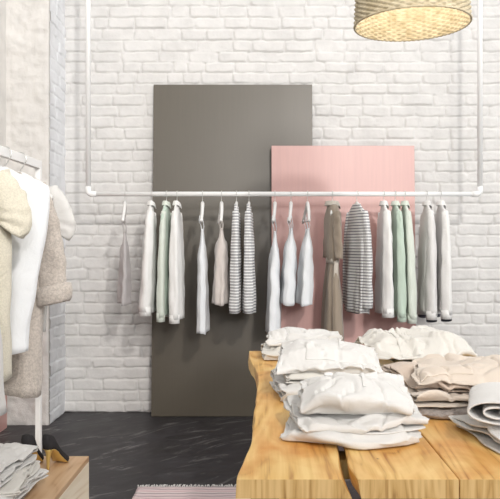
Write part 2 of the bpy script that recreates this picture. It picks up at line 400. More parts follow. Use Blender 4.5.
def body_bm(zt, zb, wf, tf, folds=5, amp=0.012, seed=0, n=56, m=34, neck=None, lean=(0, 0), hemwave=0.006):
    """closed tube of cloth: wf(t) half width, tf(t) half thickness, t 0 top .. 1 hem"""
    rr = random.Random(seed); ph = [rr.uniform(0, 6.28) for _ in range(6)]
    bm = bmesh.new(); rings = []
    for j in range(m):
        t = j / (m - 1); t = t ** 1.15
        w = wf(t); th = tf(t); ring = []
        for i in range(n):
            a = 2 * PI * i / n; c, s = math.cos(a), math.sin(a)
            x = w * math.copysign(abs(c) ** 0.8, c); y = th * math.copysign(abs(s) ** 0.75, s)
            f = amp * sm(0.05, 0.9, t) * (math.sin(folds * a + ph[0] + 0.8 * math.sin(2 * t + ph[1])) + 0.5 * math.sin((folds * 2 + 1) * a + ph[2] + t))
            y += f * (0.45 + 0.55 * abs(s)) ; x += f * 0.6 * c
            x += nz(a * 1.3, t * 5, seed) * 0.006; y += nz(c * 2.2 + 5, t * 6, seed + 3) * 0.008 * sm(0, 0.3, t)
            z = lerp(zt, zb, t)
            if neck: z += neck(x, y, t)
            if t > 0.97: z += hemwave * math.sin(3 * a + ph[3])
            ring.append(Vector((x + lean[0] * t, y + lean[1] * t, z)))
        rings.append(ring)
    loft(bm, rings); return bm
def sleeve_bm(p0, p1, p2, r0, r1, seed=0, flat=0.6, n=28, m=26, wr=0.006):
    """tapered cloth tube along a bent centre line; crumpled"""
    bm = bmesh.new(); rings = []
    p0, p1, p2 = Vector(p0), Vector(p1), Vector(p2)
    for j in range(m):
        t = j / (m - 1)
        c = (1 - t) ** 2 * p0 + 2 * t * (1 - t) * p1 + t * t * p2
        d = (2 * (1 - t) * (p1 - p0) + 2 * t * (p2 - p1)).normalized()
        u = Vector((0, 1, 0)); u = (u - d * u.dot(d)).normalized(); v = d.cross(u)
        r = lerp(r0, r1, t); ring = []
        for i in range(n):
            a = 2 * PI * i / n
            k = 1 + nz(math.cos(a) * 1.5, t * 9, seed) * 0.16 + 0.05 * math.sin(t * 24 + a * 2 + seed) * (0.3 + t) + 0.13 * sm(0, 0.4, t) * (1 - sm(0.9, 1, t)) * math.sin(3 * a + seed * 1.7 + t * 1.5)
            ring.append(c + u * (r * flat * math.cos(a) * k) + v * (r * math.sin(a) * k))
        rings.append(ring)
    loft(bm, rings); return bm
def collar_bm(r=0.055, th=0.019, z=-0.078, h=0.030, flare=0.008):
    bm = bmesh.new(); rings = []
    for q in range(9):
        t = q / 8
        if t < 0.5: zz = z - 0.012 + h * t * 2; k = 0.0
        else: zz = z - 0.012 + h * (2 - 2 * t) * 1.1 - 0.006; k = flare * (t - 0.5) * 2 + 0.004
        rings.append([Vector(((r + k) * math.cos(a), (th + k) * math.sin(a), zz - 0.022 * max(0, -math.sin(a)) ** 4 )) for a in [i * PI / 16 for i in range(32)]])
    loft(bm, rings); return bm

GARM = 'garments hanging on the ceiling-hung rail'
def shirt(x, y, z, rz, label, m, length=0.74, sw=0.2, th=0.032, sleeve='long', collar=True, cm=None, seed=0, hem=0.0, sm_=None, sl=0.58, name='long_sleeved_shirt', cat='shirt', group=GARM, inner_shade=None, sin=0.0, flare=1.0, fold=0.010, sdx=0.0, cuff=None, srad=0.046, sweep=0.0, lean=0.0, dark_cuff=None):
    t = thing(name, label, cat, (x, y, z), (0, 0, rz), group)
    zt = -0.085
    def wf(q):
        if q < 0.13: return lerp(0.055, sw, sm(0, 0.13, q) ** 0.75)
        return sw * lerp(1.0, 0.93 * flare, sm(0.13, 1, q))
    def tf(q): return lerp(0.013, th, sm(0, 0.45, q)) * lerp(1, 1.3 * flare, q)
    bm = body_bm(zt, zt - length, wf, tf, 5, fold, seed, lean=(0, lean), neck=lambda X, Y, q: -0.02 * (1 if Y < 0 else 0) * (1 - sm(0, 0.08, q)))
    solid(link('shirt_body', bm, m, t), 0.004, 0)
    if sleeve:
        Ls = sl if sleeve == 'long' else 0.12
        for s in (-1, 1):
            bm = sleeve_bm((s * (sw - 0.045), 0, zt - 0.060), (s * (sw + (0.03 if sleeve == 'long' else 0.03)), sdx * 0.3 + lean * 0.2, zt - 0.16 - 0.1 * Ls), (s * (sw + 0.0 - sin), sdx - sweep * s + lean, zt - 0.09 - Ls), srad * (0.62 if srad < 0.05 else 0.9), srad, seed + s * 3, 0.75)
            o = solid(link('sleeve', bm, [sm_ or m], t), 0.004, 0)
            if cuff:
                zc = zt - 0.09 - Ls
                bm = bmesh.new(); rings = []
                for q in range(14):
                    aa = 2 * PI * q / 13
                    rr0 = 0.052 + 0.014 * math.cos(aa); zz = zc + 0.034 * math.sin(aa)
                    rings.append([Vector((s * (sw + 0.0 - sin) + rr0 * math.cos(b_) * (1 + 0.08 * nz(b_ * 2, q, 3)), sdx - sweep * s + rr0 * 0.85 * math.sin(b_), zz + 0.012 * math.cos(b_) * s + 0.004 * nz(b_ * 3, q * .6, 1))) for b_ in [k * PI / 12 for k in range(24)]])
                loft(bm, rings); link('rolled_cuff', bm, cuff, t)
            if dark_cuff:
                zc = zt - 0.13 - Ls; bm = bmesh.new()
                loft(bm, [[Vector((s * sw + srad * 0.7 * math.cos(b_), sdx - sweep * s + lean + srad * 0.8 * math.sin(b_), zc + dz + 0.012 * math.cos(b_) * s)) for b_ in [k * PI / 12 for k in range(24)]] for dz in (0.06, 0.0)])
                link('cuff_shade', bm, dark_cuff, t)  # dark tube put in as the shade inside the cuff opening
            if sleeve == 'long' and collar:
                zc = zt - 0.09 - Ls; rc = srad * 1.0
                bm = bmesh.new()
                rings = [[Vector((s * (sw + 0.0 - sin) + (rc * 1.02) * math.cos(b_), sdx - sweep * s + lean + (rc * 0.78) * math.sin(b_) * (0.96 if dz > 0 else 1.0), zc + dz)) for b_ in [k * PI / 12 for k in range(24)]] for dz in (0.03, -0.028)]
                loft(bm, rings); solid(link('cuff', bm, sm_ or m, t), 0.004, 0)
    if collar: solid(link('collar', collar_bm(), cm or m, t), 0.003, 0, 1)
    if inner_shade:
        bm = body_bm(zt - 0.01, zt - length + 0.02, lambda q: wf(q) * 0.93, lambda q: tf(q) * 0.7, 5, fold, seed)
        link('inner_shade', bm, inner_shade, t)  # dark inner cloth put in as shade inside the shirt
    return t
def slip(x, y, z, rz, label, m, top=-0.285, bottom=-0.79, w=0.165, th=0.045, seed=0, flare=1.15, fold=0.012, name='slip_top', cat='top', sw=0.18, group=GARM, strap=None, shear=0.0, wtop=None):
    if x > -3 and y == YR: rz = E + (rz - E) * 0.4 - 0.9 * x / YR
    t = thing(name, label, cat, (x, y, z), (0, 0, rz), group)
    wt = wtop or w * 0.88
    def neck(X, Y, q):
        k = 1 - sm(0, 0.2, q)
        return k * (-0.085 * (1 - min(1, abs(X) / (w * 0.8)) ** 1.5) )
    bm = body_bm(top, bottom, lambda q: lerp(wt, w, sm(0, 0.3, q)) * lerp(1, flare, q), lambda q: lerp(0.010, th * 1.12, sm(-0.05, 0.32, q)) * lerp(1, flare, q), 4, fold, seed, neck=neck, lean=(0, shear))
    solid(link('bodice', bm, m, t), 0.003, 0)
    for s in (-1, 1):
        for d in (-1, 1):
            bm = bmesh.new(); tube(bm, [(s * sw * 0.86, 0.012 * 0.74 + d * 0.008, -0.168), (s * sw * 0.87, 0.009 + d * 0.012, -0.20), (s * lerp(sw * 0.86, wt, 0.6), d * 0.009, lerp(-0.2, top, 0.6)), (s * wt * 0.93, d * 0.006, top - 0.02)], 0.0022, 6)
            link('strap', bm, strap or m, t)
    return t

HG = 'white hangers on the ceiling-hung rail'
zt = ZR + 0.016
E = PI / 2
def hk(px, what, rz=0.0, **k):
    if 'shirt' in what or 'jumper' in what: k = dict(hw=0.135, drop=0.085, arm=0.75)
    if 'taupe' in what: k = dict(hw=0.12, drop=0.08)
    x = PX(px, YR)
    if 'shirt' not in what: rz = rz * 0.6 - 0.9 * x / YR
    hanger(x, YR, zt, E + rz, 'white hanger on the pipe rail carrying ' + what, group=None, **k); return x
# left to right (lean: local +y is towards the left of the photo)
x = hk(125, 'the sheer grey camisole'); slip(x, YR, zt, E, 'sheer grey camisole hanging alone before the white brick at the rail\'s left end', M['sheer'], -0.285, -0.755, 0.15, 0.026, 1, name='camisole', shear=0.0)
x = hk(151.5, 'the longest white shirt left of the mint one', 0.02); shirt(x, YR, zt, E + 0.08, 'off-white long-sleeved shirt left of the mint shirt, at the grey board\'s left edge', M['shirting'], 0.73, 0.175, 0.036, seed=2, sl=0.62, lean=0.03, srad=0.049)
x = hk(166.5, 'the mint shirt on the left', -0.03); shirt(x, YR, zt, E - 0.02, 'mint green shirt hanging between two white shirts before the grey board', M['mint'], 0.74, 0.17, 0.026, seed=3, sm_=M['palemint'], cm=M['palemint'], sl=0.66, srad=0.033, lean=0.012)
x = hk(177, 'the white shirt right of the mint one', 0.05); shirt(x, YR, zt, E + 0.02, 'white long-sleeved shirt hanging directly right of the mint shirt before the grey board', M['shirting'], 0.77, 0.175, 0.032, seed=4, sl=0.67, srad=0.042)
x = hk(202.5, 'the long white slip dress before the grey board', 0.05); slip(x, YR, zt, E, 'long white slip dress hanging before the grey board', M['cool'], -0.255, -0.945, 0.15, 0.025, 5, 1.2, 0.010, 'slip_dress', 'dress')
x = hk(221.5, 'the pale nude camisole', 0.09); slip(x, YR, zt, E + 0.06, 'short pale nude camisole hanging left of the two striped jumpers', M['nude'], -0.25, -0.755, 0.16, 0.036, 6, 1.12, name='camisole', shear=0.008)
for px, sd, lb, rz in ((236.5, 7, 'left', 0.0), (249, 8, 'right', -0.03)):
    x = hk(px, 'the %s one of the two narrow striped jumpers' % lb, rz, drop=0.11)
    shirt(x, YR, zt, E + rz, 'narrow black and white striped jumper, the %s of the pair before the grey board' % lb, M['stripe'], 0.72, 0.17, 0.028, collar=False, seed=sd, sl=0.63, name='striped_jumper', cat='jumper', fold=0.006, srad=0.040, lean=0.006 if sd == 7 else -0.006)
x = hk(275, 'the slip dress crossing the pink board edge', 0.0); slip(x, YR, zt, E, 'long white slip dress hanging across the left edge of the pink board', M['cool'], -0.27, -0.945, 0.15, 0.028, 9, 1.35, 0.010, 'slip_dress', 'dress', shear=0.01)
x = hk(291, 'the left of the two short white camisoles', 0.0); slip(x, YR, zt, E + 0.06, 'short white camisole hanging before the pink board, the left of two', M['cool'], -0.25, -0.755, 0.15, 0.034, 10, 1.2, name='camisole', shear=0.02)
x = hk(307.5, 'the right of the two short white camisoles', 0.18, bar=True); slip(x, YR, zt, E + 0.10, 'short white camisole hanging before the pink board left of the taupe dress', M['cool'], -0.25, -0.76, 0.15, 0.034, 11, 1.15, name='camisole', shear=0.02)
# taupe dress
x = hk(332.5, 'the long taupe dress', 0.05)
td = thing('belted_dress', 'long taupe linen dress with tied waist hanging before the pink board', 'dress', (x, YR, zt), (0, 0, E + 0.1))
wf = lambda q: interp([(0, 0.06), (0.10, 0.16), (0.36, 0.13), (0.42, 0.11), (0.6, 0.15), (1, 0.19)], q)
tf = lambda q: interp([(0, 0.03), (0.12, 0.045), (0.36, 0.042), (0.42, 0.028), (0.6, 0.042), (1, 0.058)], q)
solid(link('dress_body', body_bm(-0.085, -1.02, wf, tf, 6, 0.011, 12), M['taupe'], td), 0.004)
solid(link('collar', collar_bm(0.055, 0.042), M['taupelight'], td), 0.003, 0, 1)
for s in (-1, 1): solid(link('sleeve', sleeve_bm((s * 0.13, 0, -0.16), (s * 0.17, 0.0, -0.22), (s * 0.16, 0.012 * s, -0.45), 0.045, 0.04, 12 + s), M['taupe'], td), 0.004)
bm = bmesh.new(); rings = []
for dz in (0.018, -0.018): rings.append([Vector(((0.118) * math.cos(a), 0.037 * math.sin(a), -0.465 + dz)) for a in [k * PI / 16 for k in range(32)]])
loft(bm, rings); solid(link('belt', bm, M['taupelight'], td), 0.005)
bm = bmesh.new(); loft(bm, [[Vector((-0.135 + 0.004 * math.sin(k), w_ + 0.004 * math.sin(k * 1.1), -0.47 - k * 0.05)) for w_ in (-0.014, 0, 0.014)] for k in range(11)], False); solid(link('belt_tail', bm, M['taupelight'], td), 0.004)
x = hk(357, 'the turned striped shirt', 0.3)
shirt(x, YR, zt, E + 0.30, 'striped shirt turned towards the room, hanging between taupe dress and white shirt', M['stripe'], 0.73, 0.165, 0.034, collar=False, seed=13, sl=0.60, name='striped_shirt', fold=0.010, sm_=M['stripe'], srad=0.040)
x = hk(384, 'the white shirt left of the right mint shirt', 0.0); shirt(x, YR, zt, E - 0.02, 'white long-sleeved shirt hanging directly right of the turned striped shirt', M['shirting'], 0.73, 0.175, 0.034, seed=14, sl=0.63, srad=0.048)
x = hk(395.5, 'the right mint shirt', 0.02); shirt(x, YR, zt, E + 0.0, 'mint green shirt hanging between two whitish shirts before the pink board', M['mint'], 0.74, 0.17, 0.022, seed=15, sl=0.66, sm_=M['mint'], srad=0.036, cm=M['palemint'], lean=-0.01)
x = hk(405, 'the pale mint-white shirt', 0.02); shirt(x, YR, zt, E - 0.04, 'pale mint-white shirt hanging at the right edge of the pink board', M['palemint'], 0.76, 0.17, 0.025, seed=16, sl=0.67, srad=0.038, lean=-0.02)
x = hk(427, 'the left of the last two grey shirts', -0.05); shirt(x, YR, zt, E - 0.06, 'light grey shirt with painted shade inside, left of the pair before the bricks', M['lightgrey'], 0.73, 0.18, 0.034, seed=17, sl=0.645, inner_shade=M['dark'], sm_=M['lightgrey'], cm=M['lightgrey'], srad=0.044, dark_cuff=M['dark'])
x = hk(441, 'the last shirt on the right', -0.05); shirt(x, YR, zt, E - 0.05, 'pale grey-white shirt with painted shade inside, last garment at the right end of the rail', M['lightgrey'], 0.72, 0.18, 0.034, seed=18, sl=0.64, inner_shade=M['dark'], sm_=M['shirting'], cm=M['shirting'], srad=0.044, dark_cuff=M['dark'])

# ------------------------------------------------------------------ free-standing rack on the left
XRk, YR0, YR1, HR = -0.918, 1.66, 2.945, 1.595
rk = thing('garment_rack', 'white square-tube garment rack standing by the wooden bench on the left', 'clothes rack', (XRk, (YR0 + YR1) / 2, 0))
oy = -(YR0 + YR1) / 2
bm = bmesh.new(); box(bm, -0.0105, 0.0105, YR0 + oy - 0.0125, YR1 + oy + 0.0125, HR - 0.034, HR, 0.002); link('top_bar', bm, M['white_metal'], rk, False)
for yy in (YR0, YR1):
    bm = bmesh.new(); box(bm, -0.0105, 0.0105, yy + oy - 0.0125, yy + oy + 0.0125, 0.026, HR - 0.030, 0.002); link('post', bm, M['white_metal'], rk, False)
    bm = bmesh.new(); box(bm, -0.25, 0.25, yy + oy - 0.0125, yy + oy + 0.0125, 0.0, 0.026, 0.003); link('foot_bar', bm, M['white_metal'], rk, False)

HL = None
def lh(y, what): hanger(XRk, y, HR, HROT[y], 'white hanger on the square-tube rack carrying ' + what, 0.17, 0.10, group=None, rr=0.022)
HROT = {1.80: -0.15, 1.97: -0.12, 2.16: -0.1, 2.36: -0.1, 2.56: -0.1, 2.72: -0.1}
RG = None
lh(1.97, 'the sheer white dress nearest the room')
slip(XRk, 1.97, HR, -0.12, 'white flared dress at the very left, nearest on the rack', M['white'], -0.15, -0.80, 0.165, 0.05, 31, 1.28, 0.012, 'flared_dress', 'dress', group=None, sw=0.17, wtop=0.16)
lh(2.16, 'the cream bouclé top')
shirt(XRk, 2.16, HR, -0.10, 'cream fluffy bouclé top with short sleeves hanging on the left rack', M['cream'], 0.66, 0.165, 0.05, sleeve='short', collar=False, seed=32, name='short_sleeved_top', cat='top', group=None, flare=1.0, srad=0.051)
lh(2.36, 'the smooth white sleeveless blouse')
shirt(XRk, 2.36, HR, -0.10, 'smooth white sleeveless blouse hanging between cream top and oatmeal coat', M['cool'], 0.61, 0.225, 0.045, sleeve=None, collar=False, seed=33, name='sleeveless_blouse', cat='blouse', group=None, flare=0.72, fold=0.006)
lh(2.56, 'the oatmeal knitted coat')
shirt(XRk, 2.56, HR, -0.10, 'long oatmeal knitted coat with a rolled sleeve cuff on the left rack', M['knit'], 0.79, 0.15, 0.05, collar=False, seed=34, name='knitted_coat', cat='coat', group=None, flare=0.9, cuff=M['knit'], sl=0.345, srad=0.050, sweep=0.0, sin=-0.03)
lh(2.72, 'the white T-shirt')
shirt(XRk, 2.72, HR, -0.10, 'white short-sleeved T-shirt hanging farthest back on the left rack', M['white'], 0.58, 0.15, 0.04, sleeve='short', collar=False, seed=35, name='t_shirt', cat='t-shirt', group=None, flare=0.7, srad=0.05)

# ------------------------------------------------------------------ bench, shoes
HB = 0.40; BX1 = PX(89, 2.9); BX0 = -1.30; BY0, BY1 = 1.74, 2.9
bn = thing('display_bench', 'low light wood box bench under the left clothes rack', 'bench', ((BX0 + BX1) / 2, (BY0 + BY1) / 2, 0))
cx, cy = -(BX0 + BX1) / 2, -(BY0 + BY1) / 2
bm = bmesh.new(); box(bm, BX0 + cx, BX1 + cx, BY0 + cy, BY1 + cy, HB - 0.022, HB, 0.002); link('bench_top', bm, M['bench_top'], bn, False)
for x0, x1 in ((BX0, BX0 + 0.02), (BX1 - 0.02, BX1)):
    bm = bmesh.new(); box(bm, x0 + cx, x1 + cx, BY0 + cy, BY1 + cy, 0, HB - 0.022, 0.001); link('side_panel', bm, M['bench_side'], bn, False)
for y0, y1 in ((BY0, BY0 + 0.02), (BY1 - 0.02, BY1)):
    bm = bmesh.new(); box(bm, BX0 + 0.02 + cx, BX1 - 0.02 + cx, y0 + cy, y1 + cy, 0, HB - 0.022, 0.001); link('end_panel', bm, M['bench_side'], bn, False)

def pump(x, y, z, rz, label):
    t = thing('high_heeled_shoe', label, 'shoe', (x, y, z), (0, 0, rz), 'pair of dark high heels on the bench')
    # local +y towards toe, heel tip at origin
    t.scale = (0.9, 0.82, 0.88)
    def zb(s): return interp([(0, 0.092), (0.12, 0.090), (0.3, 0.070), (0.5, 0.035), (0.66, 0.008), (0.78, 0.004), (1.0, 0.007)], s)
    def yy(s): return lerp(-0.012, 0.178, s)
    def hw(s): return interp([(0, 0.010), (0.04, 0.024), (0.15, 0.030), (0.4, 0.027), (0.65, 0.037), (0.8, 0.030), (0.93, 0.014), (1, 0.003)], s)
    def ht(s): return interp([(0, 0.064), (0.08, 0.054), (0.18, 0.036), (0.3, 0.028), (0.5, 0.026), (0.62, 0.030), (0.8, 0.026), (1, 0.010)], s)
    def op(s): return interp([(0, 1), (0.5, 1), (0.64, 0.75), (0.70, 0.0), (1, 0.0)], s)
    bm = bmesh.new(); rings = []
    for i in range(30):
        s = i / 29; w = hw(s); h = ht(s); o = op(s); ring = []
        for k in range(15):
            q = (k - 7) / 7; a = q * PI * 0.5
            # q=0 bottom centre, |q|=1 top
            if abs(q) < 0.45: xx = w * q / 0.45 * 0.85; zz = 0
            else:
                v = (abs(q) - 0.45) / 0.55; xx = math.copysign(w * (lerp(0.85, 1.0, min(1, v * 3)) if v < 0.4 else lerp(1.0, lerp(0.0, 0.82, o), ((v - 0.4) / 0.6) ** 1.2)), q); zz = h * math.sin(v * PI / 2)
            ring.append(Vector((xx, yy(s), zb(s) + zz)))
        rings.append(ring)
    vr = loft(bm, rings, False, False, False)
    bm.faces.new(vr[0])
    solid(link('upper', bm, M['suede'], t), 0.002, 1)
    bm = bmesh.new(); rings = []
    for i in range(24):
        s = i / 23; w = hw(s) * 0.93
        rings.append([Vector((xx * w, yy(s), zb(s) + dz)) for xx, dz in ((-1, -0.0005), (1, -0.0005), (1, -0.0035), (-1, -0.0035))])
    loft(bm, rings, True, True, True); link('sole', bm, M['gold'], t)
    bm = bmesh.new(); rings = []
    for i in range(10):
        q = i / 9; r = interp([(0, 0.019), (0.25, 0.011), (0.6, 0.007), (1, 0.0055)], q); yc = interp([(0, 0.010), (0.4, 0.002), (1, 0.0)], q)
        rings.append([Vector((r * math.cos(a), yc + r * (1.1 if q < 0.3 else 1) * math.sin(a), lerp(0.090, 0.0, q))) for a in [k * PI / 8 for k in range(16)]])
    loft(bm, rings, True, True, True); link('stiletto_heel', bm, M['gold'], t)
    return t
pump(PX(48, 2.715), 2.715, HB + 0.001, -0.22, 'dark high-heeled pump with gold heel, the one right of the rack post')
pump(PX(27.5, 2.715), 2.715, HB + 0.001, 0.0, 'dark high-heeled pump left of the rack post, half hidden behind folded clothes')

# ------------------------------------------------------------------ rug
bm = bmesh.new(); RX0, RX1, RY0, RY1 = PX(139, 3.72), -0.06, 2.5, 3.70
nx, ny = 40, 40; g = [[bm.verts.new((lerp(RX0, RX1, i / nx) + 0.004 * nz(j * .4, 0), lerp(RY0, RY1, j / ny), 0.006 + 0.002 * nz(i * .5, j * .5))) for j in range(ny + 1)] for i in range(nx + 1)]
for i in range(nx):
    for j in range(ny): bm.faces.new((g[i][j], g[i + 1][j], g[i + 1][j + 1], g[i][j + 1]))
rug = solid(link('striped_rug', bm, M['rug']), 0.007, 0)
tag(rug, 'pink and white woven striped rug with white fringe on the dark floor', 'rug')
for y_, s in ((RY1, 1), (RY0, -1)):
    bm = bmesh.new(); x_ = RX0
    while x_ < RX1:
        l = R.uniform(0.025, 0.05); dx = R.uniform(-0.012, 0.012)
        tube(bm, [(x_, y_ - 0.004 * s, 0.009), (x_ + dx * 0.4, y_ + s * l * 0.5, 0.010), (x_ + dx, y_ + s * l, 0.004)], [0.0035, 0.003, 0.0022], 5); x_ += R.uniform(0.007, 0.012)
    tag(link('fringe', bm, M['white'], rug), kind='stuff')

# ------------------------------------------------------------------ table of live-edge planks
TY0, TY1, TZ, TT = 1.541, 3.41, 0.75, 0.043
tb = thing('live_edge_table', 'honey-coloured live-edge plank table carrying the piles of folded clothes', 'table', (0.4, (TY0 + TY1) / 2, 0))
TO = Vector((-0.4, -(TY0 + TY1) / 2, 0))
left1 = [(1.541, -0.057), (1.586, -0.055), (1.706, -0.040), (1.827, -0.029), (1.967, -0.0265), (2.18, -0.026), (2.45, -0.020), (2.73, -0.017), (2.90, -0.030), (3.05, -0.049), (3.2, -0.060), (3.41, -0.066)]
right1 = [(1.541, 0.168), (1.62, 0.172), (1.70, 0.176), (1.8, 0.186), (1.95, 0.192), (2.2, 0.188), (2.6, 0.178), (3.0, 0.19), (3.41, 0.18)]
left2 = [(1.541, 0.206), (1.575, 0.199), (1.61, 0.193), (1.65, 0.193), (1.70, 0.198), (1.8, 0.203), (1.95, 0.205), (2.2, 0.2), (2.6, 0.19), (3.0, 0.202), (3.41, 0.19)]
right2 = [(1.541, 0.4195), (3.41, 0.4195)]
left3 = [(1.541, 0.4215), (3.41, 0.4215)]
right3 = [(1.541, 0.86), (1.9, 0.83), (2.3, 0.85), (2.8, 0.87), (3.41, 0.84)]
def spl(pts, y):
    # smoothed interpolation
    return sum(interp(pts, y + d) for d in (-0.04, -0.02, 0, 0.02, 0.04)) / 5 if pts[0][1] != pts[-1][1] else pts[0][1]
def plank(L_, R_, la, ra, seed):
    """la/ra: how far the bark side slopes outward below the top face"""
    bm = bmesh.new(); ny = 90; rings = []
    for j in range(ny + 1):
        y = lerp(TY0, TY1, j / ny)
        a = spl(L_, y); b = spl(R_, y)
        n1 = nz(y * 9, seed) * 0.004 * (la != 0); n2 = nz(y * 9, seed + 5) * 0.004 * (ra != 0)
        e = 0.0025
        ring = []
        nx = 10
        a += n1; b += n2
        la_ = la * (1 + nz(y * 5, seed, 2)); ra_ = ra * (1 + nz(y * 5, seed, 7))
        if ra: ra_ = ra * interp([(1.54, 1.25), (1.75, 0.5), (2.2, 0.8), (3.4, 1.0)], y)
        prof = [(a - la_, TZ - TT), (a - la_ * 0.55, TZ - TT * 0.62), (a - la_ * 0.2, TZ - TT * 0.25), (a, TZ - e)] + [(lerp(a + e, b - e, i / nx), TZ) for i in range(nx + 1)] + [(b, TZ - e), (b + ra_ * 0.2, TZ - TT * 0.25), (b + ra_ * 0.55, TZ - TT * 0.62), (b + ra_, TZ - TT)]
        if j == 0 or j == ny:
            prof = [(lerp(p[0], (a + b) / 2, 0.0), p[1] - (0.002 if abs(p[1] - TZ) < 1e-6 else 0)) for p in prof]
        rings.append([Vector((p[0], y, p[1])) + TO for p in prof])
    # short extra ring for crisp arris
    vr = loft(bm, rings, True)
    f = bm.faces.new(vr[0]); f.material_index = 1
    f = bm.faces.new(vr[-1]); f.material_index = 1
    o = link('plank', bm, [M['oak'], M['end']], tb)
    md = o.modifiers.new('edges', 'EDGE_SPLIT'); md.split_angle = math.radians(40)
plank(left1, right1, 0.004, 0.018, 1); plank(left2, right2, -0.008, 0, 2); plank(left3, right3, 0, 0.01, 3)
for y_ in (TY0 + 0.32, TY1 - 0.32):
    bm = bmesh.new(); box(bm, 0.02 - 0.4, 0.80 - 0.4, y_ - 0.04 + TO.y, y_ + 0.04 + TO.y, TZ - TT - 0.05, TZ - TT, 0.003); link('cross_beam', bm, M['oak'], tb, False)
    for x_ in (0.10, 0.72):
        bm = bmesh.new()
        loft(bm, [[Vector((x_ - 0.4 + sx * r, y_ + TO.y + sy * r, z)) for sx, sy in ((-1, -1), (1, -1), (1, 1), (-1, 1))] for r, z in ((0.026, 0), (0.03, 0.1), (0.035, TZ - TT - 0.05))], True, True, True); link('leg', bm, M['oak'], tb, False)

# ------------------------------------------------------------------ folded garments
def folded(name, label, cat, m, x, y, z, w, dep, order, gap, rz=0.0, seed=0, amp=0.006, thick=0.0055, taper=0.0, sagl=0.15, sagf=0.2, seams=(), group=None, top_amp=1.0, drop=0.0, wave=0.0, first=-1, bend=0.0, patches=(), ragged=1.0):
    """a cloth folded flat: layers at heights order[i]*gap joined by soft bends; local x across, -y to the viewer"""
    rr = random.Random(seed)
    prof = []; side = first; n = len(order); H = max(order) * gap
    ins = [rr.uniform(0, 0.016) for _ in range(n + 1)]; ends = []
    for i, o in enumerate(order):
        za = o * gap
        f0 = -side * (dep / 2 - (0 if i == 0 else ins[i]))
        f1 = side * (dep / 2 - ins[(i + 1) % len(ins)])
        if i > 0: f0 = ends[-1]
        for k in range(25): prof.append((lerp(f0, f1, k / 24), za))
        ends.append(f1)
        if i < n - 1:
            zb_ = order[i + 1] * gap; r = (zb_ - za) / 2; R_ = abs(r)
            for k in range(1, 10):
                a = PI * k / 10
                prof.append((f1 + side * min(R_, 0.034) * math.sin(a) * 1.25, za + r * (1 - math.cos(a))))
            side = -side
    def pos(us, py, pz, lift=0.0):
        v = py / (dep / 2); lay = pz / gap; hh = pz / H
        X = us * w / 2 * (1 - taper * (v * 0.5 + 0.5)); Y = py
        X += ragged * (nz(lay * 1.1, v * 0.9, seed) * 0.022 + nz(v * 2.5, lay * 0.5, seed + 40) * 0.010) * abs(us) ** 3 * (1 if us > 0 else -1)
        Y += ragged * (nz(X * 7, lay * 0.6, seed + 2) * 0.030 + nz(X * 17, lay * 0.5, seed + 3) * 0.006) * (abs(v) ** 2)
        Y += 0.5 * (X * X) / w * wave + bend * X * hh
        Z = pz
        k = 1 - sagl * sm(0.6, 1.0, abs(us))
        k *= 1 - sagf * sm(0.5, 1.15, -v) - 0.12 * sm(0.6, 1.1, v)
        Z *= k
        if 0.1 < lay: Z += gap * 0.55 * nz(X * 9, lay * 0.9, seed + 21) * (abs(v) ** 2)
        cr1 = abs(nz(X * 4 - Y * 5, Y * 8 + X * 3, seed + 6 + hh * 0.4)); cr2 = abs(nz(X * 10 + Y * 6, Y * 8 - X * 5, seed + 16))
        c = amp * (1.9 * nz(X * 5 + seed, Y * 6, seed) + 0.5 * nz(X * 13, Y * 11 + seed, lay * 0.3)) + amp * 0.9 * max(0, 1 - cr1 / 0.12) ** 1.5 - amp * 1.1 * max(0, 1 - cr2 / 0.09) ** 1.5
        Z += 1.3 * c * (0.2 + 0.9 * hh) * top_amp
        # the body of the pile is fuller in the middle
        Z += 0.10 * H * (1 - us * us) * (1 - min(1, v * v)) * hh
        for (sx, hgt) in seams: Z += hgt * hh * math.exp(-((X - sx) / 0.0035) ** 2)
        if drop: Z -= drop * sm(0.7, 1.15, -v) * hh * H
        return Vector((X, Y, max(Z, 0.0) + thick * 0.5 + 0.0008 + lift))
    bm = bmesh.new(); nxs = 60; rings = []
    for i in range(nxs + 1):
        u = i / nxs * 2 - 1; us = math.copysign(abs(u) ** 0.85, u)
        rings.append([pos(us, py, pz) for (py, pz) in prof])
    loft(bm, rings, False)
    o = link(name, bm, m, None, True, (x, y, z), (0, 0, rz))
    solid(o, thick, 0, 1)
    for (pn, u0, u1, v0, v1, sk) in patches:
        bm = bmesh.new(); rings = []
        for i in range(25):
            q = i / 24
            rings.append([pos(lerp(u0, u1, q), lerp(v0, v1, j / 16) * dep / 2 + sk * (q - 0.5) * dep, H, thick * 0.5 + 0.0022) for j in range(17)])
        loft(bm, rings, False)
        solid(link(pn, bm, m, o), 0.0045, 0, 1)
    return tag(o, label, cat, group)
def rolled(name, label, cat, m, x, y, z, length, r, turns, rz, seed=0, sq=0.62, thick=0.006):
    """flattened roll: spiral seen on its end"""
    bm = bmesh.new(); n = int(turns * 26); rings = []
    for j in range(27):
        v = j / 26 * 2 - 1; ring = []
        for i in range(n + 1):
            a = i / n * turns * 2 * PI; q = i / n
            rad = lerp(0.006, r, q); X = rad * math.cos(-a + 1.4) * 1.5; Z = rad * sq * math.sin(-a + 1.4)
            wob = 1 + 0.07 * nz(v * 3, q * 4, seed); X *= wob * 1.0
            Y = v * length / 2 + nz(q * 6, 1, seed) * 0.012 * v
            Z += nz(X * 14, Y * 14, seed) * 0.004
            ring.append(Vector((X, Y, max(Z + r * sq, 0.003))))
        rings.append(ring)
    loft(bm, rings, False)
    o = link(name, bm, m, None, True, (x, y, z), (0, 0, rz)); solid(o, thick, 0, 1)
    return tag(o, label, cat)
T = TZ + 0.0015
W, OW = M['white'], M['offwhite']
